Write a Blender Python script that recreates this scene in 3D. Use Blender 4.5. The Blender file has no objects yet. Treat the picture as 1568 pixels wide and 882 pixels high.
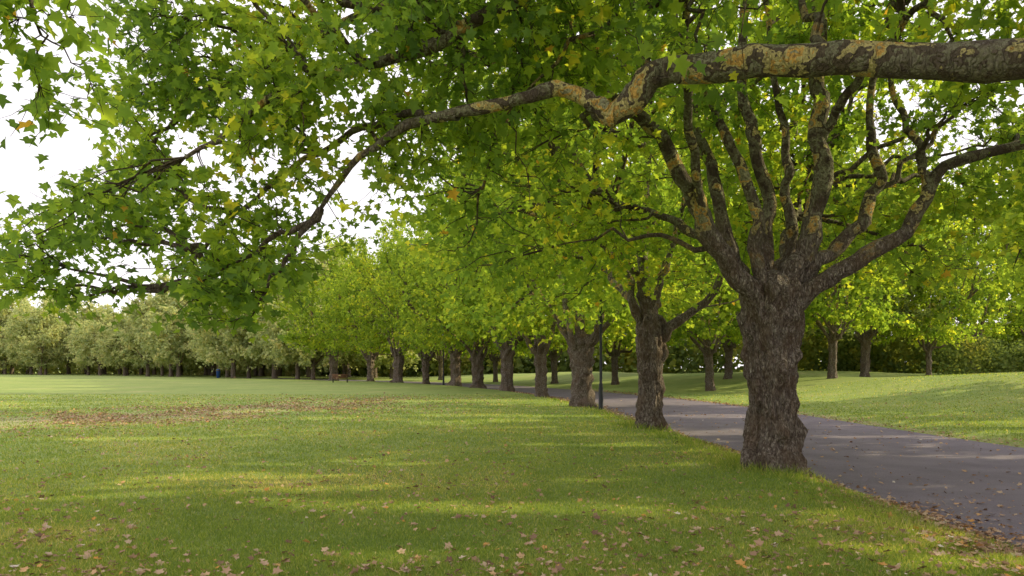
import bpy, math, numpy as np
from mathutils import Vector, noise as mn
rng = np.random.default_rng(7)
sc = bpy.context.scene
D = bpy.data
EL, AZ = math.radians(27), math.radians(78)   # sun: azimuth from +Y toward +X
SUN = np.array([math.sin(AZ) * math.cos(EL), math.cos(AZ) * math.cos(EL), math.sin(EL)])

# ------------------------------------------------------------------ helpers
def link(o, parent=None):
    sc.collection.objects.link(o)
    if parent is not None:
        o.parent = parent
    return o

def mesh_np(name, V, groups, mats=(), attrs=None, smooth=False, matidx=None):
    me = D.meshes.new(name)
    V = np.asarray(V, dtype=np.float32)
    me.vertices.add(len(V)); me.vertices.foreach_set('co', V.ravel())
    loops = np.concatenate([g.ravel() for g in groups]).astype(np.int32)
    starts = []; s = 0
    for g in groups:
        n, k = g.shape
        starts.append(s + np.arange(n) * k); s += n * k
    starts = np.concatenate(starts).astype(np.int32)
    me.loops.add(len(loops)); me.loops.foreach_set('vertex_index', loops)
    me.polygons.add(len(starts)); me.polygons.foreach_set('loop_start', starts)
    if smooth:
        me.polygons.foreach_set('use_smooth', np.ones(len(starts), dtype=bool))
    for m in mats: me.materials.append(m)
    me.update(calc_edges=True)
    if attrs:
        for k, a in attrs.items():
            at = me.attributes.new(k, 'FLOAT', 'POINT')
            at.data.foreach_set('value', np.asarray(a, dtype=np.float32))
    return me

class Buf:
    def __init__(s): s.V = []; s.G = {}; s.n = 0; s.A = []
    def add(s, V, faces, a=None):
        V = np.asarray(V).reshape(-1, 3)
        for f in faces:
            s.G.setdefault(f.shape[1], []).append(f + s.n)
        s.V.append(V); s.n += len(V)
        s.A.append(np.zeros(len(V)) if a is None else a)
    def mesh(s, name, mats, smooth=False, attr=None):
        return mesh_np(name, np.concatenate(s.V), [np.concatenate(g) for g in s.G.values()], mats,
                       {attr: np.concatenate(s.A)} if attr else None, smooth)

def norm(v): return v / np.maximum(np.linalg.norm(v, axis=-1, keepdims=True), 1e-9)

def tubes(buf, P, R, sides):
    N, K, _ = P.shape
    T = np.empty_like(P)
    T[:, 1:-1] = P[:, 2:] - P[:, :-2]; T[:, 0] = P[:, 1] - P[:, 0]; T[:, -1] = P[:, -1] - P[:, -2]
    T = norm(T)
    ref = np.zeros((N, 1, 3)); avg = norm(P[:, -1] - P[:, 0])
    vert = np.abs(avg[:, 2]) > 0.75
    ref[~vert, 0, 2] = 1; ref[vert, 0, 1] = 1
    A = norm(np.cross(T, np.broadcast_to(ref, T.shape))); B = np.cross(T, A)
    th = np.arange(sides) / sides * 2 * math.pi
    V = P[:, :, None] + R[:, :, None, None] * (np.cos(th)[None, None, :, None] * A[:, :, None] + np.sin(th)[None, None, :, None] * B[:, :, None])
    i = np.arange(N)[:, None, None] * K * sides; k = np.arange(K - 1)[None, :, None] * sides
    s = np.arange(sides)[None, None, :]; s2 = (s + 1) % sides
    F = np.stack([i + k + s, i + k + s2, i + k + sides + s2, i + k + sides + s], -1).reshape(-1, 4)
    return V, F

def catmull(pts, K):
    pts = np.asarray(pts, float)
    p = np.vstack([2 * pts[0] - pts[1], pts, 2 * pts[-1] - pts[-2]])
    n = len(pts) - 1
    out = []
    for u in np.linspace(0, n - 1e-6, K):
        i = int(u); t = u - i
        a, b, c, d = p[i], p[i + 1], p[i + 2], p[i + 3]
        out.append(0.5 * ((2 * b) + (-a + c) * t + (2 * a - 5 * b + 4 * c - d) * t * t + (-a + 3 * b - 3 * c + d) * t ** 3))
    return np.array(out)

def nz(v): return mn.noise(Vector(v))

# ------------------------------------------------------------------ node helpers
def mat(name):
    m = D.materials.new(name); m.use_nodes = True
    nt = m.node_tree; nt.nodes.clear()
    out = nt.nodes.new('ShaderNodeOutputMaterial')
    return m, nt, out
def N(nt, t, **kw):
    n = nt.nodes.new(t)
    for k, v in kw.items():
        if hasattr(n, k): setattr(n, k, v)
    return n
def L(nt, a, b): nt.links.new(a, b)
def ramp(nt, stops, src, interp='LINEAR'):
    r = N(nt, 'ShaderNodeValToRGB'); cr = r.color_ramp; cr.interpolation = interp
    while len(cr.elements) < len(stops): cr.elements.new(0.5)
    for e, (p, c) in zip(cr.elements, stops):
        e.position = p; e.color = (*c, 1)
    L(nt, src, r.inputs[0]); return r.outputs[0]
def noise(nt, scale, detail=4, vec=None, rough=0.55):
    n = N(nt, 'ShaderNodeTexNoise'); n.inputs['Scale'].default_value = scale
    n.inputs['Detail'].default_value = detail; n.inputs['Roughness'].default_value = rough
    if vec is not None: L(nt, vec, n.inputs['Vector'])
    return n.outputs['Fac']
def mixc(nt, fac, a, b, mode='MIX'):
    m = N(nt, 'ShaderNodeMix', data_type='RGBA', blend_type=mode)
    for s, v in ((0, fac), (6, a), (7, b)):
        if isinstance(v, (int, float)): m.inputs[s].default_value = v
        elif isinstance(v, tuple): m.inputs[s].default_value = (*v, 1)
        else: L(nt, v, m.inputs[s])
    return m.outputs[2]
def mth(nt, op, a, b=0.0, clamp=False):
    m = N(nt, 'ShaderNodeMath', operation=op, use_clamp=clamp)
    for i, v in enumerate((a, b)):
        if isinstance(v, (int, float)): m.inputs[i].default_value = v
        else: L(nt, v, m.inputs[i])
    return m.outputs[0]
def bsdf(nt, out, col, rough=0.8, bump=None, bstr=0.3, bdist=0.02, spec=0.3):
    p = N(nt, 'ShaderNodeBsdfPrincipled')
    if isinstance(col, tuple): p.inputs['Base Color'].default_value = (*col, 1)
    else: L(nt, col, p.inputs['Base Color'])
    p.inputs['Roughness'].default_value = rough
    p.inputs['Specular IOR Level'].default_value = spec
    if bump is not None:
        b = N(nt, 'ShaderNodeBump'); b.inputs['Strength'].default_value = bstr; b.inputs['Distance'].default_value = bdist
        L(nt, bump, b.inputs['Height']); L(nt, b.outputs[0], p.inputs['Normal'])
    L(nt, p.outputs[0], out.inputs[0]); return p

def leaf_mat(name, stops, trans=0.5, tgain=(1.5, 1.5, 1.0)):
    m, nt, out = mat(name)
    a = N(nt, 'ShaderNodeAttribute', attribute_name='rnd')
    c = ramp(nt, stops, a.outputs['Fac'])
    d = N(nt, 'ShaderNodeBsdfDiffuse'); L(nt, c, d.inputs['Color'])
    t = N(nt, 'ShaderNodeBsdfTranslucent')
    L(nt, mixc(nt, 1.0, c, tgain, 'MULTIPLY'), t.inputs['Color'])
    mx = N(nt, 'ShaderNodeMixShader'); mx.inputs[0].default_value = trans
    L(nt, d.outputs[0], mx.inputs[1]); L(nt, t.outputs[0], mx.inputs[2]); L(nt, mx.outputs[0], out.inputs[0])
    return m

M_leaf = leaf_mat('plane_leaf', [(0.0, (.095, .16, .055)), (.3, (.155, .245, .06)), (.62, (.24, .33, .062)), (.86, (.35, .41, .065)), (.99, (.46, .42, .06)), (1.0, (.46, .28, .06))], .6, (2.05, 2.0, .8))
M_leaf_mid = leaf_mat('plane_leaf_mid', [(0.0, (.11, .175, .05)), (.4, (.195, .28, .055)), (.75, (.31, .375, .06)), (1.0, (.50, .47, .07))], .6, (2.0, 1.95, .8))
M_leaf_hazed = leaf_mat('plane_leaf_hazed', [(0.0, (.30, .37, .19)), (.5, (.45, .50, .24)), (1.0, (.68, .62, .32))], .5, (1.4, 1.35, .95))  # distant haze painted in as a paler leaf colour
M_leaf_dark = leaf_mat('woodland_leaf', [(0.0, (.10, .14, .06)), (.5, (.18, .235, .08)), (.85, (.31, .33, .09)), (1.0, (.40, .37, .10))], .5, (1.7, 1.6, .9))
M_litter = leaf_mat('dry_leaf', [(0.0, (.18, .11, .075)), (.35, (.36, .23, .15)), (.6, (.48, .32, .21)), (.8, (.55, .42, .30)), (.95, (.6, .30, .08)), (1.0, (.68, .62, .54))], .12, (1.2, 1.1, .9))

def bark_mat(name):
    m, nt, out = mat(name)
    tc = N(nt, 'ShaderNodeTexCoord'); mp = N(nt, 'ShaderNodeMapping'); mp.inputs['Scale'].default_value = (1, 1, .40)
    L(nt, tc.outputs['Object'], mp.inputs[0])
    n1 = noise(nt, 24, 7, mp.outputs[0], .7)
    v = N(nt, 'ShaderNodeTexVoronoi', feature='DISTANCE_TO_EDGE'); v.inputs['Scale'].default_value = 19
    wv = N(nt, 'ShaderNodeVectorMath', operation='ADD'); nn = N(nt, 'ShaderNodeTexNoise'); nn.inputs['Scale'].default_value = 11
    sc_ = N(nt, 'ShaderNodeVectorMath', operation='SCALE'); sc_.inputs['Scale'].default_value = .22
    L(nt, mp.outputs[0], nn.inputs['Vector']); L(nt, nn.outputs['Color'], sc_.inputs[0])
    L(nt, mp.outputs[0], wv.inputs[0]); L(nt, sc_.outputs[0], wv.inputs[1]); L(nt, wv.outputs[0], v.inputs['Vector'])
    crack = mth(nt, 'MULTIPLY', v.outputs['Distance'], 4.0, True)
    trunkc = ramp(nt, [(.32, (.075, .053, .043)), (.44, (.18, .137, .11)), (.55, (.33, .27, .225)), (.70, (.55, .49, .42))], n1)
    big = noise(nt, 2.4, 5, tc.outputs['Object'], .6)
    trunkc = mixc(nt, crack, mixc(nt, .6, trunkc, (.035, .023, .017)), trunkc)
    moss = ramp(nt, [(.46, (0, 0, 0)), (.60, (1, 1, 1))], big)
    trunkc = mixc(nt, mth(nt, 'MULTIPLY', moss, .5), trunkc, (.14, .085, .05))
    n2n = N(nt, 'ShaderNodeTexNoise'); n2n.inputs['Scale'].default_value = 2.9; n2n.inputs['Detail'].default_value = 4; n2n.inputs['Roughness'].default_value = .55
    L(nt, tc.outputs['Object'], n2n.inputs['Vector']); n2 = n2n.outputs['Fac']
    n3 = noise(nt, 30, 4, tc.outputs['Object'], .65)
    limb = ramp(nt, [(.0, (.10, .075, .05)), (.40, (.19, .17, .10)), (.46, (.28, .27, .16)), (.505, (.13, .10, .065)), (.56, (.60, .50, .20)), (.605, (.70, .42, .11)), (.65, (.36, .34, .19))], n2, 'CONSTANT')
    limb = mixc(nt, mth(nt, 'MULTIPLY', ramp(nt, [(.49, (0, 0, 0)), (.62, (1, 1, 1))], n3), .6), limb, (.07, .05, .032))
    sep = N(nt, 'ShaderNodeSeparateXYZ'); L(nt, tc.outputs['Object'], sep.inputs[0])
    hz = mth(nt, 'ADD', sep.outputs[2], mth(nt, 'MULTIPLY', n2, 2.0))
    f = mth(nt, 'MULTIPLY', mth(nt, 'SUBTRACT', hz, 4.4), 1.1, True)
    at = N(nt, 'ShaderNodeAttribute', attribute_name='thin')
    col = mixc(nt, f, trunkc, limb)
    col = mixc(nt, at.outputs['Fac'], col, (.085, .062, .036))
    h = mth(nt, 'ADD', mth(nt, 'MULTIPLY', n1, .9), mth(nt, 'MULTIPLY', crack, .4))
    bsdf(nt, out, col, .85, h, 1.0, .06, .2)
    return m
M_bark = bark_mat('plane_bark')

# ------------------------------------------------------------------ terrain
row = np.array([(4.0, -40), (4.0, -12), (4.1, 2.8), (4.12, 11.7), (3.75, 20.1), (3.3, 33), (1.87, 44), (-.1, 53), (-2.7, 62), (-5.5, 71), (-8.9, 79), (-13, 86.5), (-17.5, 94), (-25, 104), (-34, 116), (-45, 130), (-57, 145), (-75, 163), (-98, 183), (-125, 202), (-160, 220), (-220, 240)], float)
rowS = catmull(row, 400)
tan = norm(np.gradient(rowS, axis=0)); nrm = np.stack([tan[:, 1], -tan[:, 0]], 1)
cen = rowS + nrm * 3.95
def road_s(x, y):
    sh = np.shape(x); p = np.stack([np.ravel(x), np.ravel(y)], 1)
    out = np.empty(len(p))
    for i in range(0, len(p), 20000):
        q = p[i:i + 20000]
        d = (q[:, None, 0] - cen[None, :, 0]) ** 2 + (q[:, None, 1] - cen[None, :, 1]) ** 2
        j = d.argmin(1); dv = q - cen[j]
        sg = np.sign((dv * nrm[j]).sum(1)); al = (dv * nrm[j]).sum(1)
        dd = np.sqrt(d[np.arange(len(q)), j])
        out[i:i + 20000] = np.where(dd < 8, al, sg * dd)
    return out.reshape(sh)
def sst(t): t = np.clip(t, 0, 1); return t * t * (3 - 2 * t)
def wob(x, y):
    return .5 * np.sin(1.3 * x + .7 * y) * np.cos(1.1 * y - .4 * x) + .3 * np.sin(3.1 * x - 2.3 * y + 1) + .2 * np.sin(5.3 * y + 4.1 * x)
def height(x, y, s=None):
    if s is None: s = road_s(x, y)
    a = np.abs(s)
    h = -.14 + .14 * sst((a - 3.0) / 1.6)
    w = sst((a - 3.0) / 1.0)
    h = h + w * .015 * wob(x, y) + .004 * wob(x * 2, y * 2) + w * .05 * np.sin(x * .11 + 1) * np.sin(y * .13)
    rise = sst((s - 4.5) / 17) * (1.0 + .22 * np.sin(x * .19 + y * .07) + .15 * np.sin(y * .21)) * sst((x + 25) / 40)
    return h + rise
def hz(x, y): return float(height(np.array([x]), np.array([y]))[0])

xs = np.concatenate([np.linspace(-2500, -420, 12), np.arange(-400, -60, 10), np.arange(-60, -20, 2), np.arange(-20, 22, .4), np.arange(22, 60, 1), np.arange(60, 400, 10), np.linspace(420, 2500, 12)])
ys = np.concatenate([np.arange(-60, 0, 3), np.arange(0, 60, .4), np.arange(60, 140, 1), np.arange(140, 600, 10), np.linspace(620, 3000, 12)])
X, Y = np.meshgrid(xs, ys)
S = road_s(X, Y); Z = height(X, Y, S)
def polydist(x, y, pl):
    best = np.full(np.shape(x), 1e9)
    for (a, b), (c, d) in zip(pl[:-1], pl[1:]):
        vx, vy = c - a, d - b
        t = np.clip(((x - a) * vx + (y - b) * vy) / (vx * vx + vy * vy), 0, 1)
        best = np.minimum(best, np.hypot(x - a - t * vx, y - b - t * vy))
    return best
band = [(-45, 18), (-24, 20), (-16, 22), (-12, 25), (-9.5, 30), (-8, 37), (-6, 44)]
def litter(x, y, s):
    b = (1 - sst((polydist(x, y, band) + 1.5 * wob(x * .5, y * .5)) / 6.2)) * np.clip(1.1 - (y - 20) / 26, .1, 1)
    e = np.exp(-((np.abs(s) - 3.5) / .4) ** 2) * .85
    e = e * (1 + .5 * wob(x, y))
    return np.clip(np.maximum(b, e), 0, 1)
LT = litter(X, Y, S)
ny, nx = X.shape
idx = np.arange(nx * ny).reshape(ny, nx)
F = np.stack([idx[:-1, :-1], idx[:-1, 1:], idx[1:, 1:], idx[1:, :-1]], -1).reshape(-1, 4)

m, nt, out = mat('grass_ground'); M_ground = m
g = N(nt, 'ShaderNodeNewGeometry'); P = g.outputs['Position']
big = noise(nt, .16, 4, P); midn = noise(nt, 1.1, 5, P, .6); fine = noise(nt, 14, 6, P, .7)
c = ramp(nt, [(.3, (.20, .275, .075)), (.5, (.28, .35, .10)), (.68, (.38, .39, .14))], midn)
c2 = ramp(nt, [(.35, (.21, .295, .085)), (.6, (.315, .37, .115)), (.72, (.45, .41, .19))], big)
c = mixc(nt, .5, c, c2)
f = ramp(nt, [(.3, (.6, .6, .55)), (.55, (1, 1, 1)), (.75, (1.3, 1.25, 1.1))], fine)
c = mixc(nt, .8, c, mixc(nt, 1.0, c, f, 'MULTIPLY'))
at = N(nt, 'ShaderNodeAttribute', attribute_name='litter')
ln = noise(nt, 3.2, 7, P, .78)
lm = mth(nt, 'MULTIPLY', mth(nt, 'SUBTRACT', mth(nt, 'ADD', mth(nt, 'MULTIPLY', at.outputs['Fac'], .5), ln), .74), 2.6, True)
lc = ramp(nt, [(.3, (.28, .19, .14)), (.5, (.46, .33, .25)), (.7, (.60, .47, .38))], noise(nt, 22, 4, P, .7))
c = mixc(nt, mth(nt, 'MULTIPLY', lm, .7), c, lc)
bsdf(nt, out, c, .9, fine, .8, .04, .1)
ground = D.objects.new('grass_ground', mesh_np('grass_ground', np.stack([X, Y, Z], -1).reshape(-1, 3), [F], [M_ground], {'litter': LT.ravel()}, True))
link(ground)

# road
m, nt, out = mat('asphalt'); M_asph = m
g = N(nt, 'ShaderNodeNewGeometry'); P = g.outputs['Position']
fn = noise(nt, 90, 3, P, .7)
c = ramp(nt, [(.3, (.115, .092, .118)), (.5, (.185, .155, .19)), (.72, (.32, .275, .31))], fn)
c = mixc(nt, .5, c, ramp(nt, [(.3, (.12, .10, .125)), (.7, (.255, .218, .255))], noise(nt, .9, 5, P, .6)))
sp = ramp(nt, [(.66, (0, 0, 0)), (.72, (1, 1, 1))], noise(nt, 26, 2, P))
c = mixc(nt, mth(nt, 'MULTIPLY', sp, .5), c, (.38, .29, .23))
bsdf(nt, out, c, .85, fn, .6, .01, .25)
W = np.linspace(-3.55, 3.55, 9)
RV = cen[:, None, :] + nrm[:, None, :] * W[None, :, None]
RZ = -.123 + .012 * (1 - (W / 3.5) ** 2)
V = np.concatenate([RV, np.broadcast_to(RZ[None, :, None], (400, 9, 1))], -1).reshape(-1, 3)
idx = np.arange(400 * 9).reshape(400, 9)
F = np.stack([idx[:-1, :-1], idx[:-1, 1:], idx[1:, 1:], idx[1:, :-1]], -1).reshape(-1, 4)
link(D.objects.new('asphalt_road', mesh_np('asphalt_road', V, [F], [M_asph], None, True)))

# ------------------------------------------------------------------ openings in the canopy that let low sun through
gaps = [(-3.7, 10.2, 2.2, .85, -.05), (-.6, 8.25, 3.0, .48, -.12), (3.3, 7.3, 1.5, .55, -.25), (-5.8, 9.1, 1.5, .28, 0), (-3.1, 12.2, 1.6, .28, 0),
        (-5.4, 28, 2.8, 1.0, 0), (-.2, 25.2, 3.6, .8, -.05), (-3, 34.5, 5.5, 1.6, 0), (-1.2, 6.2, 1.1, .24, 0), (3.7, 6.0, 1.3, .34, -.2),
        (4.4, 10.9, .7, .5, 0), (5.5, 20.2, 1.7, 1.2, 0), (10.5, 18.6, 3.4, .55, 0), (9.2, 14.4, 1.8, .4, 0), (2.7, 11.9, 1.2, .3, 0),
        (-9.5, 17.0, 3, .5, 0), (13.5, 21, 2.5, 1.1, 0), (7.6, 27, 2.5, 1.0, 0), (0.3, 19.5, 2.4, .45, 0), (-7.5, 7.6, 1.2, .25, 0), (1.2, 15.0, 1.8, .3, 0)]
def sunkeep(loc):
    loc = np.asarray(loc, float)
    def f(p):
        q = p + loc
        gx = q[:, 0] - q[:, 2] * SUN[0] / SUN[2]; gy = q[:, 1] - q[:, 2] * SUN[1] / SUN[2]
        ok = np.ones(len(p), bool)
        ed = 1 + .5 * wob(gx * 1.1, gy * 1.6)
        for cx, cy, a, b, sl in gaps:
            dx = gx - cx; dy = gy - cy - sl * dx
            ok &= ((dx / (a + .15)) ** 2 + (dy / (b + .1)) ** 2) > ed
        return ok
    return f

# ------------------------------------------------------------------ leaves
side = np.array([(.14, -.05), (.42, .06), (.27, .27), (.56, .52), (.21, .60)])
LV = [(0, .05)] + [tuple(p) for p in side] + [(0, 1)] + [(-x, y) for x, y in side[::-1]]
LV = np.array(LV); LVd = np.column_stack([LV, .22 * np.abs(LV[:, 0]) - .18 * LV[:, 1] ** 2])
LFd = [np.array([[0, 1, 2, 3, 4, 5, 6], [0, 6, 7, 8, 9, 10, 11]])]
s2 = np.array([(0, 0), (.42, .18), (.40, .62), (0, 1), (-.40, .62), (-.42, .18)])
LVs = np.column_stack([s2, .25 * np.abs(s2[:, 0]) - .15 * s2[:, 1] ** 2])
LFs = [np.array([[0, 1, 2, 3], [0, 3, 4, 5]])]
def leaves(pos, size, rnd, r, detailed=True, el=-28, els=24, roll=38):
    n = len(pos); T, Fc = (LVd, LFd) if detailed else (LVs, LFs)
    az = r.uniform(0, 2 * math.pi, n); e = np.radians(r.normal(el, els, n))
    d = np.stack([np.cos(az) * np.cos(e), np.sin(az) * np.cos(e), np.sin(e)], 1)
    sd = norm(np.cross(d, np.array([0, 0, 1.0]))); nn = np.cross(sd, d)
    ro = np.radians(r.normal(0, roll, n))[:, None]
    sd, nn = sd * np.cos(ro) + nn * np.sin(ro), nn * np.cos(ro) - sd * np.sin(ro)
    V = pos[:, None] + size[:, None, None] * (T[None, :, 0, None] * sd[:, None] + T[None, :, 1, None] * d[:, None] + T[None, :, 2, None] * nn[:, None])
    k = len(T)
    G = [(f[None] + (np.arange(n) * k)[:, None, None]).reshape(-1, f.shape[1]) for f in Fc]
    return V.reshape(-1, 3), G, np.repeat(rnd, k)

# ------------------------------------------------------------------ trees
def grow(nodes, nd, targets, K, wig, droop, r, c1=.3, bias=.6):
    par = np.empty(len(targets), int)
    for i in range(0, len(targets), 800):
        dv = targets[i:i + 800, None] - nodes[None]
        ds = np.linalg.norm(dv, axis=2)
        cs = (dv * nd[None]).sum(2) / np.maximum(ds, 1e-6)
        par[i:i + 800] = (ds * (1 + bias * (1 - cs))).argmin(1)
    p0 = nodes[par]; t0 = nd[par]; dv = targets - p0; ln = np.linalg.norm(dv, axis=1, keepdims=True)
    q1 = p0 + (t0 * .6 + norm(dv) * .4) * ln * c1
    q2 = targets - norm(dv) * ln * .3 + np.array([0, 0, 1.0]) * ln * droop
    t = np.linspace(0, 1, K)[None, :, None]
    P = (1 - t) ** 3 * p0[:, None] + 3 * (1 - t) ** 2 * t * q1[:, None] + 3 * (1 - t) * t * t * q2[:, None] + t ** 3 * targets[:, None]
    w = r.normal(0, 1, P.shape) * wig * ln[:, None]
    w[:, 0] = 0; w[:, -1] *= .5
    return P + w, par, ln[:, 0]

def dirs(P):
    T = np.empty_like(P); T[:, :-1] = P[:, 1:] - P[:, :-1]; T[:, -1] = T[:, -2]
    return norm(T)

def make_trunk(buf, prof, lean, seed, sides=56, rings=70, rough=1.0):
    z0 = prof[:, 0].min(); z1 = prof[:, 0].max()
    zz = np.linspace(z0, z1, rings); rr = np.interp(zz, prof[:, 0], prof[:, 1])
    V = np.zeros((rings, sides, 3))
    ph = seed * 1.7
    for i, (z, r0) in enumerate(zip(zz, rr)):
        for j in range(sides):
            a = j / sides * 2 * math.pi; ca, sa = math.cos(a), math.sin(a)
            lob = 1 + .06 * math.sin(3 * a + ph + z * .4) + .045 * math.sin(5 * a + ph * 2 - z * .3)
            fl = max(0, 1 - max(z, 0) / .7) ** 2
            lob += fl * (.14 + .15 * math.sin(6 * a + ph))
            n = nz((ca * 1.3 + seed, sa * 1.3, z * 1.0)) * .15 + nz((ca * 3.2, sa * 3.2 + seed, z * 2.6)) * .16 + nz((ca * 7, sa * 7, z * 5 + seed)) * .12 + nz((ca * 15, sa * 15, z * 9 + seed)) * .06
            n2 = max(0, nz((ca * 2.2 + 9 * seed, sa * 2.2, z * 2.2)) - .15) * .75
            r = r0 * (lob + (n + n2) * rough)
            V[i, j] = (ca * r + lean[0] * z, sa * r + lean[1] * z, z)
    V = V.reshape(-1, 3)
    V = np.vstack([V, [(lean[0] * z1, lean[1] * z1, z1 + .12)]])
    idx = np.arange(rings * sides).reshape(rings, sides); i2 = np.roll(idx, -1, axis=1)
    F = np.stack([idx[:-1], i2[:-1], i2[1:], idx[1:]], -1).reshape(-1, 4)
    top = np.stack([idx[-1], i2[-1], np.full(sides, rings * sides)], -1)
    buf.add(V, [F, top])

def build_tree(name, prof, lean, limbs, t2, t3, n4, lpt, lsize, detailed, seed, leafmat, thin=1.0, sides=12, sig4=.42, keep=None, tr=(56, 70), wigl=.13, lod=4, keep2=None, yel=0.0):
    r = np.random.default_rng(seed)
    wood = Buf(); make_trunk(wood, np.array(prof, float), lean, seed, tr[0], tr[1])
    nodes = []; nd = []
    K1 = 30 if lod == 4 else 16
    for li, (pts, ra, rb) in enumerate(limbs):
        P = catmull(pts, K1)
        kk = np.linspace(0, 29, K1)
        off = np.array([[nz((li * 7.1 + seed, i * .36, c * 5.0)) for c in range(3)] for i in kk]) * wigl
        off += np.array([[nz((li * 3.1 + seed, i * .9, c * 5.0)) for c in range(3)] for i in kk]) * wigl * .35
        off *= np.minimum(1, kk / 4)[:, None]
        P = P + off
        u = np.linspace(0, 1, K1)
        R = (1 - u) ** .8 * (ra - rb) + rb
        R = R * (1 + .30 * np.maximum(0, 1 - u * 9))
        V, F = tubes(wood, P[None], R[None], sides)
        Vn = V[0]
        for i in range(K1):
            for j in range(sides):
                v = Vn[i, j]; d = v - P[i]
                Vn[i, j] = P[i] + d * (1 + .22 * nz(v * 3.1 + seed) + .22 * nz(v * 8.0))
        wood.add(Vn, [F])
        k = K1 // 4
        nodes.append(P[k:]); nd.append(dirs(P[None])[0][k:])
    nodes = np.concatenate(nodes); nd = np.concatenate(nd)
    K2 = 12 if lod == 4 else 8
    P2, _, l2 = grow(nodes, nd, t2, K2, .020, .10, r)
    R2 = np.linspace(1, 0, K2)[None] * (.014 + .012 * l2[:, None]) * thin + .009
    V, F = tubes(wood, P2, R2, 6 if lod == 4 else 4); wood.add(V, [F], np.full(V.size // 3, .45))
    n2 = np.concatenate([nodes, P2[:, 1:].reshape(-1, 3)]); d2 = np.concatenate([nd, dirs(P2)[:, 1:].reshape(-1, 3)])
    P3, _, l3 = grow(n2, d2, t3, 7, .035, .12, r)
    if lod >= 3:
        R3 = np.linspace(1, .35, 7)[None] * (.005 + .005 * l3[:, None]) * thin
        V, F = tubes(wood, P3, R3, 4 if lod == 4 else 3); wood.add(V, [F], np.full(V.size // 3, .8))
    n3 = np.concatenate([P3[:, 2:].reshape(-1, 3), P2[:, K2 // 2:].reshape(-1, 3)]); d3 = np.concatenate([dirs(P3)[:, 2:].reshape(-1, 3), dirs(P2)[:, K2 // 2:].reshape(-1, 3)])
    pick = r.integers(0, len(n3), n4)
    t4 = n3[pick] + d3[pick] * .15 + r.normal(0, sig4, (n4, 3)) * np.array([1, 1, .7]) + np.array([0, 0, -.08])
    if keep is not None: t4 = t4[keep(t4)]
    P4, _, l4 = grow(n3, d3, t4, 5, .05, .12, r)
    if lod == 4:
        R4 = np.linspace(1, .5, 5)[None] * np.full((len(t4), 1), .0034) * thin
        V, F = tubes(wood, P4, R4, 3); wood.add(V, [F], np.full(V.size // 3, 1.0))
    n = len(t4)
    tt = r.uniform(1.0, 4.0, (n, lpt)); i0 = np.floor(tt).astype(int).clip(0, 3); fr = (tt - i0)[..., None]
    a = np.arange(n)[:, None]
    pos = P4[a, i0] * (1 - fr) + P4[a, i0 + 1] * fr + r.normal(0, .06, (n, lpt, 3))
    tw = r.uniform(0, 1, (n, 1))
    cl = np.array([nz(p * .55 + seed) for p in t4])[:, None]
    rnd = np.clip(.50 * r.uniform(0, 1, (n, lpt)) + .26 * tw + .12 + yel + .45 * cl, 0, .985)
    rnd = np.where(r.uniform(0, 1, rnd.shape) > .996, 1.0, rnd).reshape(-1)
    pos = pos.reshape(-1, 3)
    for kf in (keep, keep2):
        if kf is not None:
            kk = kf(pos); pos = pos[kk]; rnd = rnd[kk]
    sz = lsize * r.uniform(.55, 1.2, len(pos))
    fb = Buf(); V, G, A = leaves(pos, sz, rnd, r, detailed); fb.add(V, G, A)
    wm = wood.mesh(name + '_wood', [M_bark], True, 'thin')
    fm = fb.mesh(name + '_foliage', [leafmat], False, 'rnd')
    return wm, fm

def place(name, wm, fm, x, y, rot=0, scale=1.0, parent=None, z=None, fmat=None, zs=1.0, tilt=(0, 0)):
    e = D.objects.new(name, None); e.empty_display_size = 1
    e.location = (x, y, (hz(x, y) - .03) if z is None else z); e.rotation_euler = (tilt[0], tilt[1], rot); e.scale = (scale, scale, scale * zs)
    link(e, parent)
    a = link(D.objects.new('trunk_and_branches', wm), e); b = link(D.objects.new('foliage', fm), e)
    if fmat is not None:
        b.material_slots[0].link = 'OBJECT'; b.material_slots[0].material = fmat
    return e

def crown(r, n, R, zc, zr, zin, zout, zmax=99, shell=.33, gap=-.12, gs=.33, seed=0, lowbias=0):
    out = []
    while len(out) < n:
        v = r.normal(0, 1, 3); v /= np.linalg.norm(v); rad = r.uniform(0, 1) ** shell
        p = v * rad * np.array([R, R, zr]) + np.array([0, 0, zc])
        rho = math.hypot(p[0], p[1]) / R
        if p[2] < zin + (zout - zin) * rho ** 1.5 or p[2] > zmax: continue
        if lowbias and r.uniform() < lowbias * min(1, max(0, (p[2] - 7) / 3)): continue
        if nz(p * gs + seed) < gap: continue
        out.append(p)
    return np.array(out)

def auto_limbs(r, n, zf, rr, reach=3.6, top=9.0, leader=True):
    Ls = []
    if leader: Ls.append(([(0, 0, zf - .5), (.15, .1, zf + 1.5), (-.1, .2, zf + 4), (.1, 0, top + 1)], rr * .55, .04))
    for i in range(n):
        a = i / n * 2 * math.pi + r.uniform(-.3, .3); u = r.uniform(.65, 1.1) * reach; tz = zf + r.uniform(.35, 1) * (top - zf)
        c, s = math.cos(a), math.sin(a); b = a + r.uniform(-.35, .35); c2, s2_ = math.cos(b), math.sin(b)
        Ls.append(([(c * .12, s * .12, zf - .4), (c * .7, s * .7, zf + .25), (c2 * u * .5, s2_ * u * .5, zf + (tz - zf) * .5), (c2 * u, s2_ * u, tz)], rr * r.uniform(.33, .5), .035))
    return Ls

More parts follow.
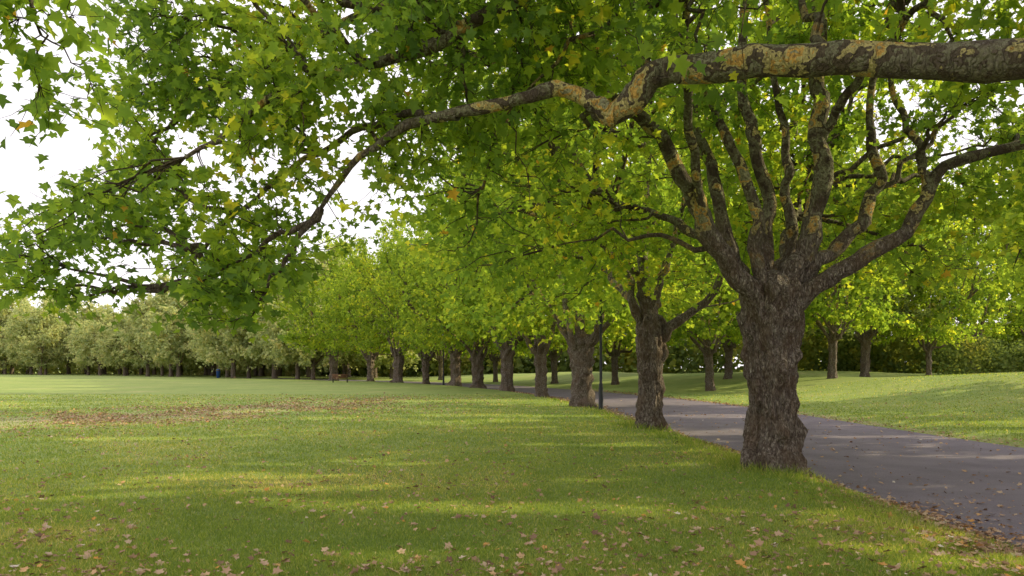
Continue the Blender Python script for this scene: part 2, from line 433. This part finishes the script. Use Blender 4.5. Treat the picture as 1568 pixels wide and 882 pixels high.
# tree standing beside the photographer (its long limb reaches across the view)
T0 = np.array([4.1, 2.8, 0.0])
def w(*p): return [tuple(np.array(q) - T0) for q in p]
l0 = [
 (w((4.1, 2.8, 2.6), (4.5, 3.9, 3.4), (4.15, 5.3, 3.88), (3.1, 6.0, 4.18), (2.2, 6.5, 4.36), (1.5, 6.95, 4.46), (1.30, 7.05, 4.42), (1.12, 7.15, 4.22), (.93, 7.25, 4.10)), .165, .10),
 (w((1.00, 7.2, 4.12), (.88, 7.22, 4.16), (.72, 7.25, 4.30), (.45, 7.3, 4.43), (0, 7.35, 4.33), (-.54, 7.4, 4.20), (-1.15, 7.5, 4.08), (-1.6, 7.6, 3.80), (-2.0, 7.8, 3.35)), .095, .022),
 (w((4.1, 2.8, 3.0), (3.0, 4.8, 5.0), (1.2, 6.6, 5.6), (-.3, 7.6, 5.25), (-1.1, 7.7, 4.92), (-1.9, 7.7, 4.72), (-2.7, 7.6, 4.25), (-3.3, 7.5, 3.8)), .10, .018),
 (w((4.0, 2.8, 3.0), (2, 3.1, 4.9), (0, 3.8, 5.2), (-1.7, 4.3, 5.0), (-3.1, 4.7, 4.3)), .05, .008),
 (w((1.2, 6.6, 5.5), (0, 8.2, 6.0), (-2, 9.2, 6.0), (-4, 9.6, 5.2)), .07, .02),
 (w((4.1, 2.8, 3.0), (4.6, 2.5, 6), (4.4, 3, 10)), .2, .05),
 (w((4.2, 2.8, 3.0), (6.2, 3.5, 4.6), (8.5, 4, 5.5)), .16, .04),
 (w((4.1, 2.8, 3.0), (3.4, .8, 5), (2.2, -1.5, 7)), .16, .04),
 (w((-.54, 7.4, 4.2), (-1.4, 7.9, 4.3), (-2.4, 8.4, 4.0), (-3.4, 8.6, 3.3), (-3.9, 8.7, 2.7)), .045, .012),
]
r0 = np.random.default_rng(3)
def setA(n, corner=True):
    o = []
    while len(o) < n:
        p = np.array([r0.uniform(-6.6, 1.2), r0.uniform(7.0, 10.2), r0.uniform(1.8, 7.2)])
        q = p[0] * 8.0 / p[1]
        zb = np.interp(q, [-5.8, -4.8, -3.8, -3.3, -2.8, -2.2, -1.4, -.4, 1.0], [2.6, 2.3, 2.7, 2.0, 2.15, 2.9, 3.5, 4.0, 4.6])
        if p[2] < zb: continue
        xl = np.interp(p[2], [2.2, 3.2, 3.8, 4.4, 5.2, 7], [-5.9, -5.3, -4.6, -4.2, -4.3, -4.6])
        if q < xl: continue
        if nz(p * .85 + 4) < .0: continue
        if p[2] < zb + 1.0 and q > -2.4 and r0.uniform() < .4: continue
        o.append(p)
    return np.array(o)
def setB(n):
    o = []
    while len(o) < n:
        v = r0.normal(0, 1, 3); v /= np.linalg.norm(v)
        p = v * r0.uniform(0, 1) ** .33 * np.array([6.3, 6.0, 5.6]) + np.array([4.1, 2.8, 8.0])
        if p[0] > .74 * p[1] + .6:
            if p[2] < 3.3: continue
        elif p[2] < 5.4 + max(0, p[1] - 6) * .35: continue
        if nz(p * .4 + 11) < -.15: continue
        o.append(p)
    return np.array(o)
def setC(n): return np.array([-3.1, 4.7, 3.75]) + r0.normal(0, 1, (n, 3)) * np.array([.2, .25, .22])
t2 = np.concatenate([setA(58), setB(60), setC(3)]) - T0
t3 = np.concatenate([setA(520), setB(300), setC(9)]) - T0
def keep0(p):
    q = p + T0
    d = np.linalg.norm(q - np.array([0, 0, 1.6]), axis=1)
    inview = q[:, 0] < .74 * q[:, 1] + .3
    low = inview & (q[:, 1] < 6.4) & (q[:, 2] < 4.6) & (q[:, 0] > -2.5)
    lw = inview & (q[:, 1] < 6.4) & (q[:, 2] < 3.1)
    lb = inview & (q[:, 0] > .4) & (q[:, 1] < 8.5) & (q[:, 2] < 4.9)
    return (d > 4.2) & ~low & ~lb & ~lw & (q[:, 2] > 1.95)
wm, fm = build_tree('t0', [(-.3, .58), (0, .5), (.5, .42), (1.5, .38), (2.4, .45), (3.1, .45)], (0, 0), l0, t2, t3, 7000, 4, .116, True, 3, M_leaf, sig4=.27, keep=keep0, wigl=.07, sides=20, keep2=sunkeep(T0), yel=-.03)
place('plane_tree', wm, fm, 4.1, 2.8)

# main tree
l1 = [
 ([(-.12, -.1, 2.4), (-.52, -.25, 3.0), (-.98, -.35, 3.45), (-1.22, -.45, 3.95), (-1.5, -.55, 4.45), (-1.95, -.7, 5.1), (-2.5, -.8, 5.55), (-3.3, -.8, 6.0), (-4.4, -.9, 6.1)], .18, .035),
 ([(-.2, .1, 2.5), (-.50, .1, 3.2), (-.80, .2, 4.25), (-1.05, .3, 5.4), (-1.3, .4, 6.4), (-1.6, .5, 8.0)], .135, .04),
 ([(-.1, -.2, 2.5), (-.36, -.3, 3.4), (-.36, -.35, 4.0), (-.75, -.3, 5.06), (-1.1, -.2, 6.0), (-1.7, 0, 7.6)], .115, .04),
 ([(0, .1, 2.6), (.0, .25, 3.4), (.02, .3, 4.3), (-.18, .35, 5.4), (-.35, .4, 6.5), (-.35, .4, 8.5)], .14, .05),
 ([(.1, -.1, 2.6), (.34, -.1, 3.3), (.66, -.1, 4.1), (.70, -.05, 5.4), (.72, 0, 6.6), (.62, 0, 8.8)], .19, .08),
 ([(.2, .2, 2.7), (.38, .3, 3.6), (.38, .4, 4.5), (.34, .5, 5.6), (.1, .8, 8)], .11, .04),
 ([(.15, 0, 2.6), (.55, -.05, 3.2), (1.12, -.05, 3.62), (1.55, 0, 4.2), (1.72, .1, 4.85), (1.64, .2, 5.7), (1.9, .2, 7.4)], .135, .04),
 ([(.1, -.2, 2.45), (.58, -.35, 2.98), (1.2, -.5, 3.3), (1.85, -.6, 3.75), (2.15, -.7, 4.45), (2.8, -.8, 4.8), (4.0, -.9, 5.0), (5.2, -.9, 5.1)], .15, .04),
 ([(2.1, -.65, 4.35), (1.95, -.7, 4.9), (1.7, -.6, 5.5), (1.5, -.6, 6.6)], .07, .03),
 ([(0, .2, 2.7), (-.4, 1.2, 3.6), (-1.2, 2.6, 4.6), (-2.2, 4.0, 5.2)], .12, .03),
 ([(.1, .2, 2.7), (.6, 1.2, 3.6), (1.4, 2.6, 4.8), (2.4, 3.8, 5.6)], .12, .03),
 ([(-1.2, -.45, 3.95), (-1.5, -1.0, 4.7), (-1.9, -2.2, 6.0), (-2.2, -3.2, 6.6)], .08, .03),
 ([(.72, 0, 5.2), (1.2, -.8, 6.2), (1.7, -2.2, 6.9)], .08, .03),
]
rr = np.random.default_rng(11)
def clear1(p):
    a = ((np.abs(p[:, 0] - .3) < 2.3) & (p[:, 1] < .6) & (p[:, 2] < 5.0))
    b = (p[:, 0] > 1.2) & (p[:, 1] < .8) & (p[:, 2] < 4.6)
    return ~(a | b)
def cr1(n, extra):
    p = crown(rr, n * 4, 6.9, 7.0, 6.2, 4.3, 2.6, shell=.42, gap=-.06, gs=.42, seed=2, lowbias=.6)
    p = p[clear1(p)][:n]
    q = np.column_stack([rr.uniform(1.2, 6.6, extra * 3), rr.uniform(-3.5, 4.5, extra * 3), rr.uniform(3.4, 7.8, extra * 3)])
    q = q[clear1(q)]; q = q[np.array([nz(v * .5 + 9) > -.05 for v in q])][:extra]
    return np.concatenate([p, q])
wm, fm = build_tree('t1', [(-.35, .54), (0, .46), (.5, .385), (1.3, .345), (2.0, .39), (2.5, .45), (2.9, .46), (3.1, .34)], (.0, 0), l1, cr1(95, 22), cr1(880, 240), 9800, 4, .150, True, 11, M_leaf, sig4=.40, keep=clear1, tr=(120, 190), sides=18, wigl=.10, keep2=sunkeep((4.12, 11.7, 0)), yel=.04)
place('plane_tree', wm, fm, 4.12, 11.7)

# second tree
l2 = [
 ([(0, 0, 2.5), (-.1, 0, 3.3), (-.18, 0, 4.5), (-.1, 0, 6), (0, .1, 9)], .22, .05),
 ([(.1, 0, 2.2), (.5, -.1, 2.75), (1.0, -.15, 3.15), (1.7, -.1, 3.7), (2.0, 0, 4.6), (2.8, 0, 5.6)], .16, .035),
 ([(-.1, 0, 2.6), (-.45, -.1, 3.3), (-.8, -.2, 4.4), (-2.2, -.5, 5.5), (-4, -.6, 5.8)], .13, .035),
 ([(0, 0, 3.4), (.4, .2, 4.2), (.8, .3, 5.5), (1.3, .3, 7.5)], .11, .04),
 ([(-.1, 0, 3.6), (-.8, -.8, 4.6), (-1.7, -2, 5.6)], .10, .03),
 ([(.1, .2, 3.0), (.6, 1.6, 4.2), (1, 3, 5.2)], .12, .03),
 ([(-.1, .2, 3.0), (-.9, 1.6, 4.4), (-2, 3, 5.4)], .12, .03),
]
def cr2(n): return crown(rr, n, 7.0, 8.0, 7.6, 4.2, 2.5, shell=.4, gap=-.1, seed=8, lowbias=.4)
wm, fm = build_tree('t2', [(-.3, .46), (0, .37), (.5, .32), (1.4, .30), (2.2, .35), (2.7, .36), (3.1, .27)], (0, 0), l2, cr2(70), cr2(600), 5600, 5, .165, True, 21, M_leaf, sig4=.5, lod=3, keep2=sunkeep((3.75, 20.1, 0)), tr=(70, 90), yel=.06)
place('plane_tree', wm, fm, 3.75, 20.1)

# mid avenue variants, and slimmer park trees
def variant(sd, tw_, leaf=.215, n4=4400, R_=7.2, loc=None, tm=1.0, gap=-.04):
    rv = np.random.default_rng(sd)
    lm_ = auto_limbs(rv, int(rv.integers(5, 9)), 2.9, .42 * tm, 3.8, 10)
    cf = lambda n: crown(rv, n, R_, 8.6, 8.0, 4.0, 2.5, shell=.4, gap=gap, seed=sd)
    pf = [(-.3, .62 * tw_), (0, .50 * tw_), (.5, .43 * tw_), (1.4, .40 * tw_), (2.4, .46 * tw_), (2.9, .5 * tw_), (3.3, .33 * tw_)]
    return build_tree('tree%d' % sd, pf, (rv.uniform(-.03, .03), 0), lm_, cf(60), cf(420), n4, 6, leaf, False, sd, M_leaf_mid, thin=1.2, sides=8, sig4=.5, tr=(40, 46), lod=3, keep2=sunkeep(loc) if loc is not None else None)
var = [variant(31, 1.0), variant(45, .92, R_=7.6), variant(52, 1.1), variant(58, .86, R_=6.7)]
park = [variant(91, .60, .25, 4200, 7.6, tm=.7), variant(97, .66, .25, 4200, 6.8, tm=.7)]
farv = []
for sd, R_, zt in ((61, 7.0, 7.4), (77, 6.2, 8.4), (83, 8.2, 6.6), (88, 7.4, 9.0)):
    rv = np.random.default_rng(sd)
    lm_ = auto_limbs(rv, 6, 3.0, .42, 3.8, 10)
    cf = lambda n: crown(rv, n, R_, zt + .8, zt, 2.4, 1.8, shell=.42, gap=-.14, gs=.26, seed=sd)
    farv.append(build_tree('far%d' % sd, [(-.3, .5), (0, .42), (1.5, .36), (3.3, .34)], (0, 0), lm_, cf(40), cf(200), 3000, 5, .42, False, sd, M_leaf_hazed, thin=1.5, sides=6, sig4=.7, tr=(16, 12), lod=2))

av = [(3.3, 33), (1.87, 44), (-.1, 53), (-2.7, 62), (-5.5, 71), (-8.9, 79), (-13, 86.5), (-17.5, 94), (-25, 104)]
avs = [.98, .9, 1.04, .96, 1.06, .95, 1.12, 1.0, 1.15]
rp = np.random.default_rng(5)
def tl(): return (rp.normal(0, .022), rp.normal(0, .022))
for i, (x, y) in enumerate(av):
    a, b = var[(0, 3, 1, 2, 0, 3, 2, 1, 0)[i]]; place('plane_tree', a, b, x + rp.normal(0, .25), y + rp.normal(0, .4), rp.uniform(0, 6.28), avs[i], zs=rp.uniform(.95, 1.1), tilt=tl())
for i, (x, y, s) in enumerate([(13.4, 50, 1.0), (17.5, 60, .95), (9.2, 66, 1.0), (4.5, 78, 1.05), (-2, 90, 1.0), (-10, 104, 1.05)]):
    a, b = park[i % 2]; place('plane_tree', a, b, x, y, rp.uniform(0, 6.28), s, tilt=tl())
for i, (x, y, s) in enumerate([(22.5, 52, 1.0), (30.5, 64, 1.15), (35.5, 63, .8), (46, 74, 1.2), (29, 88, 1.35), (44, 92, 1.4), (60, 84, 1.4), (17, 86, 1.35)]):
    a, b = park[i % 2]; place('deciduous_tree', a, b, x, y, rp.uniform(0, 6.28), s, fmat=M_leaf_dark if i % 3 == 1 else None, zs=rp.uniform(.9, 1.15), tilt=tl())
# trees beyond the right edge, shading the road and the near lawn
for i, (x, y) in enumerate([(25, 3.5), (25.5, 12.5), (27.5, 22), (29, 33)]):
    a, b = variant(101 + i, .9, .36, 3400, 6.5, loc=(x, y, hz(x, y)), gap=-.3)
    place('plane_tree', a, b, x, y)

# distant row
e = D.objects.new('distant_tree_row', None); link(e)
dr = rowS[rowS[:, 1] > 112]; dt = tan[rowS[:, 1] > 112]
L_ = np.concatenate([[0], np.cumsum(np.linalg.norm(np.diff(dr, axis=0), axis=1))])
for off, step in ((0, 8.0), (-15, 8.0)):
    q = 0
    while q < L_[-1]:
        i = min(int(np.searchsorted(L_, q)), len(dr) - 1); t = dt[i]
        x, y = dr[i] + np.array([t[1], -t[0]]) * (-off) + rp.normal(0, 1.9, 2)
        a, b = farv[int(rp.integers(0, 4))]
        s = rp.uniform(.82, 1.16) * (1.0 if off == 0 else 1.25)
        place('tree', a, b, x, y, rp.uniform(0, 6.28), s, parent=e, zs=rp.uniform(.92, 1.2))
        q += step * rp.uniform(.65, 1.35)

# distant woodland bands
def wood_band(wb, pl, n, hmax, depth, size, add=0, z0=None):
    pl = catmull(pl, 200); tt = norm(np.gradient(pl, axis=0)); i = rp.integers(0, 200, n)
    base = pl[i] + tt[i] * rp.uniform(-2, 2, (n, 1)) + np.stack([tt[i][:, 1], -tt[i][:, 0]], 1) * rp.uniform(-depth, depth, (n, 1))
    top = np.array([hmax * (.55 + .9 * abs(nz((p[0] * .09, p[1] * .09, 3))) + .45 * nz((p[0] * .3, p[1] * .3, 1))) for p in base])
    z = top * rp.uniform(0, 1, n) ** .8 + (z0 or 0)
    pos = np.column_stack([base, z])
    rnd = np.clip(.25 + add + .5 * rp.uniform(0, 1, n) + .7 * np.array([nz(p * .25) for p in pos]), 0, 1)
    V, G, A = leaves(pos, size * rp.uniform(.6, 1.3, n), rnd, rp, False, -10, 40, 60)
    wb.add(V, G, A)
wb = Buf()
wood_band(wb, [(-40, 165), (-20, 150), (0, 130), (25, 118), (60, 108), (110, 95)], 36000, 11, 5, .8)
wood_band(wb, [(36, 100), (50, 96), (70, 88), (110, 66)], 15000, 9, 3, .55, .05, .6)
link(D.objects.new('distant_woodland', wb.mesh('distant_woodland', [M_leaf_dark], False, 'rnd')))
wb = Buf()
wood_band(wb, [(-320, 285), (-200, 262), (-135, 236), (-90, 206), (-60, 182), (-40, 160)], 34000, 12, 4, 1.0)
link(D.objects.new('distant_woodland', wb.mesh('distant_woodland_pale', [M_leaf_hazed], False, 'rnd')))
wb = Buf()
wood_band(wb, [(40, 68), (48, 69.5), (56, 68), (66, 64), (80, 60)], 13000, 4.6, 1.6, .26, -.1, .9)
link(D.objects.new('shrubs', wb.mesh('shrubs', [M_leaf_dark], False, 'rnd')))

# ------------------------------------------------------------------ grass blades
m, nt, out = mat('grass_blades'); M_blade = m
at = N(nt, 'ShaderNodeAttribute', attribute_name='rnd')
c = ramp(nt, [(0, (.13, .205, .06)), (.35, (.21, .30, .07)), (.6, (.30, .36, .095)), (.8, (.43, .42, .15)), (1, (.64, .55, .31))], at.outputs['Fac'])
d = N(nt, 'ShaderNodeBsdfDiffuse'); L(nt, c, d.inputs[0]); t = N(nt, 'ShaderNodeBsdfTranslucent'); L(nt, mixc(nt, 1, c, (2.0, 1.75, .7), 'MULTIPLY'), t.inputs[0])
mx = N(nt, 'ShaderNodeMixShader'); mx.inputs[0].default_value = .45
L(nt, d.outputs[0], mx.inputs[1]); L(nt, t.outputs[0], mx.inputs[2]); L(nt, mx.outputs[0], out.inputs[0])
n = 560000
u = rng.uniform(0, 1, n); y0, y1 = 4.2, 46.0
y = 1 / (1 / y0 + u * (1 / y1 - 1 / y0)); x = rng.uniform(-1, 1, n) * (.76 * y + .8)
s = road_s(x, y); lt = litter(x, y, s)
k = (np.abs(s) > 3.3 + .12 * wob(x * 2, y * 2)) & (rng.uniform(0, 1, n) > lt * .6) & (x < 30)
x, y, s = x[k], y[k], s[k]; n = len(x); z = height(x, y, s) - .004
trd = np.min([np.hypot(x - a, y - b) for a, b in [(4.12, 11.7), (3.75, 20.1), (3.3, 33)]], axis=0)
tall = 1 + 2.4 * np.exp(-((trd - .5) / .35) ** 2) + 1.3 * np.exp(-((s + 4.0) / .55) ** 2) * (wob(x * .8, y * .8) > -.2)
hgt = .034 * rng.uniform(.5, 1.5, n) * tall * np.clip(y / 14, 1, 1.5); wd = np.maximum(.0045, .00062 * y) * rng.uniform(.7, 1.3, n)
az = rng.uniform(0, 2 * math.pi, n); ln = rng.normal(0, .5, (n, 2)) * hgt[:, None]
V = np.empty((n, 3, 3)); dx, dy = np.cos(az) * wd, np.sin(az) * wd
V[:, 0] = np.stack([x - dx, y - dy, z], 1); V[:, 1] = np.stack([x + dx, y + dy, z], 1); V[:, 2] = np.stack([x + ln[:, 0], y + ln[:, 1], z + hgt], 1)
gx = np.arange(-42, 42, .35); gy = np.arange(3, 50, .35)
G1 = np.array([[nz((a * .35, b * .35, 2.0)) * .7 + nz((a * 1.3, b * 1.3, 5.0)) * .5 for a in gx] for b in gy])
def patch(x, y): return G1[np.clip(((y - 3) / .35).astype(int), 0, len(gy) - 1), np.clip(((x + 42) / .35).astype(int), 0, len(gx) - 1)]
pn = patch(x + rng.normal(0, .12, n), y + rng.normal(0, .12, n))
worn_sun = np.exp(-(((x + 4.0) / 1.7) ** 2 + ((y - 10.4) / .8) ** 2)) * .45 + np.exp(-(((x + 4.5) / .9) ** 2 + ((y - 7.2) / .4) ** 2)) * .25  # worn spots, blades painted paler to strengthen the sunlit patches
br = np.clip(.40 + .30 * rng.normal(0, .7, n) + .5 * pn + worn_sun + (rng.uniform(0, 1, n) > .97) * .4, 0, 1)
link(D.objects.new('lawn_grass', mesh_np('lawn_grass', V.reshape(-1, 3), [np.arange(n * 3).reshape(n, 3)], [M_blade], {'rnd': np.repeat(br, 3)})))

# ------------------------------------------------------------------ fallen leaves
fx, fy = [], []
n = 17000; u = rng.uniform(0, 1, n); y = 1 / (1 / 4.2 + u * (1 / 42 - 1 / 4.2)); x = rng.uniform(-1, 1, n) * (.76 * y + 1)
k = rng.uniform(0, 1, n) < .55 + 1.3 * patch(x, y); fx.append(x[k]); fy.append(y[k])
bp = catmull(band, 200)
n = 38000; i = rng.integers(0, 200, n); q = bp[i] + rng.normal(0, 3.1, (n, 2)); k = rng.uniform(0, 1, n) < np.clip(.5 + 1.8 * patch(q[:, 0], q[:, 1]), .08, 1) * np.clip(1.1 - (q[:, 1] - 20) / 24, .08, 1); q = q[k]; fx.append(q[:, 0]); fy.append(q[:, 1])
near = cen[(cen[:, 1] > 1) & (cen[:, 1] < 60)]; nn_ = nrm[(cen[:, 1] > 1) & (cen[:, 1] < 60)]
n = 6500; i = rng.integers(0, len(near), n); o = rng.normal(-3.42, .26, n) * np.where(rng.uniform(0, 1, n) < .3, -1, 1)
q = near[i] + nn_[i] * o[:, None] + rng.normal(0, .3, (n, 2)) * np.array([.05, 1]); fx.append(q[:, 0]); fy.append(q[:, 1])
n = 4200; q = np.stack([rng.normal(4.65, .42, n), rng.uniform(4.5, 9.5, n)], 1); fx.append(q[:, 0]); fy.append(q[:, 1])
n = 900; q = np.stack([rng.uniform(5, 11, n), rng.uniform(5, 30, n)], 1); fx.append(q[:, 0]); fy.append(q[:, 1])
x = np.concatenate(fx); y = np.concatenate(fy); s = road_s(x, y)
k = (np.abs(s) > 3.2) | (rng.uniform(0, 1, len(x)) < .45); x, y, s = x[k], y[k], s[k]
z = np.where(np.abs(s) < 3.35, -.105, height(x, y, s) + .022) + rng.uniform(0, .014, len(x))
sz = .024 + .06 * rng.uniform(0, 1, len(x)) ** 2.4 + np.clip((y - 14) / 450, 0, .045)
V, G, A = leaves(np.stack([x, y, z], 1), sz, rng.uniform(0, 1, len(x)), rng, True, 0, 16, 22)
link(D.objects.new('fallen_leaves', mesh_np('fallen_leaves', V, G, [M_litter], {'rnd': A})))

# ------------------------------------------------------------------ street furniture
def simple(name, col, rough=.5, metal=0):
    m, nt, out = mat(name); tc = N(nt, 'ShaderNodeTexCoord')
    c = mixc(nt, noise(nt, 12, 4, tc.outputs['Object']), tuple(v * .8 for v in col), tuple(v * 1.2 for v in col))
    p = bsdf(nt, out, c, rough); p.inputs['Metallic'].default_value = metal; return m
M_black = simple('black_painted_metal', (.02, .022, .024)); M_glass = simple('lantern_glass', (.6, .62, .6), .15)
M_blue = simple('blue_bin_plastic', (.03, .09, .35)); M_wood = simple('bench_wood', (.2, .1, .05), .7)
def lathe(prof, sides=16):
    prof = np.array(prof, float); th = np.arange(sides) / sides * 2 * math.pi; K = len(prof)
    V = np.stack([prof[:, 0, None] * np.cos(th), prof[:, 0, None] * np.sin(th), np.broadcast_to(prof[:, 1, None], (K, sides))], -1).reshape(-1, 3)
    idx = np.arange(K * sides).reshape(K, sides); i2 = np.roll(idx, -1, 1)
    return V, np.stack([idx[:-1], i2[:-1], i2[1:], idx[1:]], -1).reshape(-1, 4)
def part(name, VF, m, parent, loc=(0, 0, 0), smooth=True):
    o = D.objects.new(name, mesh_np(name, VF[0], [VF[1]], [m], None, smooth)); o.location = loc; link(o, parent); return o
def box(sx, sy, sz):
    V = np.array([(a * sx / 2, b * sy / 2, c * sz / 2) for a in (-1, 1) for b in (-1, 1) for c in (-1, 1)])
    return V, np.array([(0, 1, 3, 2), (4, 6, 7, 5), (0, 4, 5, 1), (2, 3, 7, 6), (0, 2, 6, 4), (1, 5, 7, 3)])
def lamp(x, y):
    e = D.objects.new('street_lamp', None); e.location = (x, y, hz(x, y)); link(e)
    part('post', lathe([(.001, -.1), (.13, -.1), (.13, .05), (.10, .1), (.10, .9), (.075, 1.0), (.085, 1.05), (.06, 1.15), (.055, 4.8), (.075, 4.85), (.05, 4.95), (.001, 5.0)]), M_black, e)
    part('lantern', lathe([(.06, 4.95), (.12, 5.02), (.2, 5.45), (.001, 5.46)], 6), M_glass, e, smooth=False)
    part('lantern_cap', lathe([(.23, 5.462), (.22, 5.5), (.08, 5.68), (.03, 5.7), (.03, 5.78), (.001, 5.82)], 12), M_black, e)
lamp(3.75, 31.2); lamp(-6.9, 74.5)
e = D.objects.new('litter_bin', None); e.location = (-54, 136, hz(-54, 136)); link(e)
part('body', lathe([(.001, 0), (.3, 0), (.36, 1.15), (.38, 1.17), (.38, 1.25), (.33, 1.25), (.3, 1.0), (.001, 1.0)]), M_blue, e)
part('lid', lathe([(.37, 1.45), (.36, 1.5), (.2, 1.62), (.001, 1.65)]), M_blue, e)
for i in range(4):
    part('lid_support_%d' % (i + 1), box(.04, .04, .3), M_blue, e, (.33 * math.cos(i * 1.57), .33 * math.sin(i * 1.57), 1.33), False)
e = D.objects.new('park_bench', None); e.location = (-19.5, 84, hz(-19.5, 84)); e.rotation_euler = (0, 0, .4); link(e)
for i in range(4): part('seat_slat_%d' % (i + 1), box(1.8, .09, .035), M_wood, e, (0, -.2 + i * .12, .45), False)
for i in range(3): part('back_slat_%d' % (i + 1), box(1.8, .03, .1), M_wood, e, (0, .25 + i * .02, .6 + i * .14), False)
for i, xx in enumerate((-.8, .8)):
    part('leg_front_%d' % (i + 1), box(.06, .06, .43), M_black, e, (xx, -.2, .215), False)
    part('leg_back_%d' % (i + 1), box(.06, .05, .95), M_black, e, (xx, .31, .475), False)
    part('arm_%d' % (i + 1), box(.05, .5, .04), M_black, e, (xx, .03, .66), False)

# ------------------------------------------------------------------ light, sky, camera
sl = D.lights.new('sun', 'SUN'); sl.energy = 5.0; sl.angle = math.radians(.5); sl.color = (1.0, .88, .52)
so = D.objects.new('sun', sl); so.rotation_euler = Vector(SUN).to_track_quat('Z', 'Y').to_euler(); link(so)
wd_ = D.worlds.new('World'); sc.world = wd_; wd_.use_nodes = True
nt = wd_.node_tree; nt.nodes.clear()
out = nt.nodes.new('ShaderNodeOutputWorld'); bg = nt.nodes.new('ShaderNodeBackground'); bg.inputs[1].default_value = .135
sky = nt.nodes.new('ShaderNodeTexSky'); sky.sky_type = 'NISHITA'; sky.sun_disc = False
sky.sun_elevation = EL; sky.sun_rotation = AZ; sky.dust_density = 3; sky.air_density = 1
tc = nt.nodes.new('ShaderNodeTexCoord')
cn = noise(nt, 2.2, 5, tc.outputs['Generated'])
f = ramp(nt, [(.3, (.80, .80, .80)), (.65, (.96, .96, .96))], cn)
c = mixc(nt, f, sky.outputs[0], (10.9, 10.4, 10.7))
L(nt, c, bg.inputs[0]); L(nt, bg.outputs[0], out.inputs[0])

cd = D.cameras.new('camera'); cam = D.objects.new('camera', cd); link(cam)
cam.location = (0, 0, 1.6); cam.rotation_euler = (math.radians(90), 0, 0)
cd.lens = 26; cd.sensor_width = 36; cd.shift_y = .079; cd.clip_end = 5000; cd.clip_start = .05
sc.camera = cam
sc.view_settings.view_transform = 'Standard'; sc.view_settings.look = 'None'; sc.view_settings.exposure = 0
